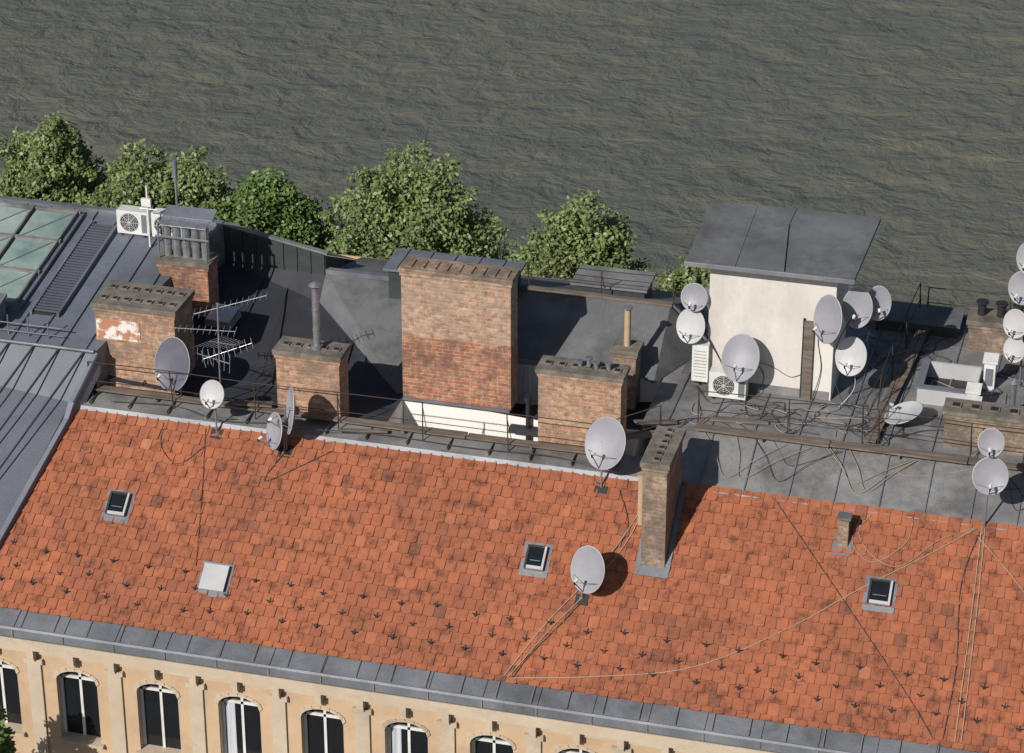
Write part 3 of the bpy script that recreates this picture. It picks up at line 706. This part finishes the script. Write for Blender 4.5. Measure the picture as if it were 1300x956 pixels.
fc([(7.5,-.6,2.7),(7.2,-.29,2.1),(7.3,-.29,1.3),(7.15,-.35,.55)],CABLED,.01);fc([(8,-.3,2.8),(7.65,-.2,2.0),(7.6,-.3,1.2),(7.9,-.5,.55)],CABLED,.01)
fc([(8,-.4,1.7),(8.1,-.4,1.0),(7.8,-.6,.55)],DISHW,.01);fc([(5.6,-.4,1.5),(6.0,-.29,1.0),(5.9,-.5,.55)],CABLED,.01)
fc([(8.4,.1,2.7),(8.2,0,1.6),(8.3,-.4,.9),(8.5,-.7,.53)],CABLED,.009)
fc([(5.75,-.28,1.3),(6.2,-.28,1.2),(6.6,-.28,1.0),(6.86,-.28,1.1)],CABLED,.007)
fc([(3.7,1.5,1.7),(4.3,.4,2.9),(4.5,-.3,3.4)],CABLED,.008)
fc([(3.4,1.5,2.2),(4.0,.8,1.4),(4.6,.2,.9),(4.7,-.3,.6)],CABLED,.007)
fc([(-3.8,-4.3,.3),(-2,-3.9,.2),(0,-3.95,.18),(2,-3.9,.2),(3.2,-4.1,.1)],CABLED,.010)
fc([(-8.5,-3.9,.16),(-7,-3.8,.2),(-5.8,-4.1,.14),(-4.3,-3.9,.18)],CABLED,.010)
g.done("antenna_cables")
g=M()
g.beam((5.1,-1.9,.53),(6.4,-1.75,.53),.14,.04,WOOD);g.beam((-3.0,-3.9,.16),(-1.9,-3.7,.17),.10,.04,WOOD);g.beam((3.6,-2.9,.75),(4.4,-2.3,.56),.16,.04,WOOD)
g.beam((-5.6,-3.62,.36),(-4.7,-3.5,.36),.2,.05,WOOD);g.beam((10.1,-1.0,.53),(11.2,-.85,.53),.12,.04,WOOD);g.beam((8.2,1.6,.53),(8.5,2.6,.53),.14,.04,WOOD)
g.done("loose_boards")
# ---------------------------------------------------------------- water, ground
g=M();g.poly([(-3000,40,-20),(3000,40,-20),(3000,4000,-20),(-3000,4000,-20)],WATER);g.done("water")
g=M();g.poly([(-3000,-3000,-20.6),(3000,-3000,-20.6),(3000,4000,-20.6),(-3000,4000,-20.6)],ASPH);g.done("ground")
g=M();g.box(-300,300,5.5,39.9,-20.55,-18.9,PAVE);g.box(-300,300,38,39.98,-18.897,-18.4,STONE);g.done("quay_pavement")
g=M();g.box(-300,300,-30,-8.8,-20.55,-20.0,ASPH);g.box(-300,300,-11.5,-8.8,-19.997,-19.87,PAVE);g.done("road")
# ---------------------------------------------------------------- trees
def tree(x,y,top,rx,rz,n,mat,seed,zb=-18.9):
    R=np.random.default_rng(seed);cz=top-rz
    root=empty("linden_tree")
    g=M();g.tube((x,y,zb),(x+.1,y,cz-rz*.6),.28,BARK,10,.17)
    C0=np.array([x,y,cz]);ax=np.array([rx,rx,rz])
    big=[]
    for i in range(18):
        v=R.normal(size=3);v/=np.linalg.norm(v);v[2]=v[2]*.8+.15
        big.append(C0+v*ax*R.uniform(.38,.74))
    big.append(C0+np.array([.15*rx,0,.72*rz]));big.append(C0+np.array([-.3*rx,-.3,.55*rz]));big.append(C0+np.array([.45*rx,-.2,.4*rz]))
    for b_ in big:
        p=Vector((x+.1,y,cz-rz*R.uniform(.5,.8)));q=Vector(b_);m_=p.lerp(q,.5)+Vector((0,0,-.15))
        g.tube(p,m_,.1,BARK,6,.06);g.tube(m_,q,.06,BARK,5,.02)
    lob=[]
    for b_ in big:
        for j in range(12):
            v=R.normal(size=3);v/=np.linalg.norm(v)
            c=b_+v*rx*R.uniform(.15,.46)*np.array([1,1,1.1])
            lob.append((c,rx*R.uniform(.05,.15),R.uniform(-.16,.16)))
    g.done("trunk",root)
    m=n/len(lob);vs=[];ts=[]
    for c,lr,tb_ in lob:
        k=max(8,int(m*(lr/(.108*rx))**2))
        v=R.normal(size=(k,3));v/=np.linalg.norm(v,axis=1)[:,None]
        pos=c+v*(lr*1.35*R.uniform(.2,1.35,k)**.75)[:,None]*np.array([1.15,1.15,.95])
        pos[:,2]-=.05*R.random(k)
        nn=v*.45+R.normal(size=(k,3))*.5+np.array([-.2,-.55,.5]);nn/=np.linalg.norm(nn,axis=1)[:,None]
        t1=np.cross(nn,R.normal(size=(k,3)));t1/=np.linalg.norm(t1,axis=1)[:,None];t2=np.cross(nn,t1)
        s_=R.uniform(.032,.066,k)[:,None]
        q=np.stack([pos-t1*s_*1.3,pos+t2*s_*.85,pos+t1*s_*1.3,pos-t2*s_*.85],1)
        vs.append(q.reshape(-1,3));ts.append(np.clip(.47+tb_+R.normal(0,.2,k),.01,1))
    V=np.concatenate(vs);T=np.concatenate(ts);nf=len(T)
    me=bpy.data.meshes.new("leaves");me.vertices.add(len(V));me.vertices.foreach_set("co",V.ravel())
    me.loops.add(nf*4);me.loops.foreach_set("vertex_index",np.arange(nf*4));me.polygons.add(nf)
    me.polygons.foreach_set("loop_start",np.arange(nf)*4);me.polygons.foreach_set("loop_total",np.full(nf,4))
    me.materials.append(mat);at=me.attributes.new("tint",'FLOAT','FACE');at.data.foreach_set("value",T)
    me.update();me.validate();o=bpy.data.objects.new("leaves",me);col.objects.link(o);o.parent=root
tree(-18.0,14,-.85,1.7,2.2,24000,LEAF,1)
tree(-14.5,14,-1.3,2.25,2.4,38000,LEAF,2)
tree(-10.9,13.5,-1.6,2.05,2.5,32000,LEAF2,3)
tree(-6.9,14,-.85,2.7,3.1,54000,LEAF,4)
tree(-1.75,14,-1.7,2.0,2.3,28000,LEAF,5)
tree(1.8,14,-2.8,1.35,1.8,15000,LEAF,6)
tree(8.0,14,-3.7,1.3,1.6,8000,LEAF2,7)
tree(12.2,13,-3.3,1.4,2.0,9000,LEAF,8)
tree(-22,14,-1,2.2,3,14000,LEAF,9)
tree(-9.1,-10.3,-4.1,.8,1.6,9000,LEAF2,10,zb=-19.87)
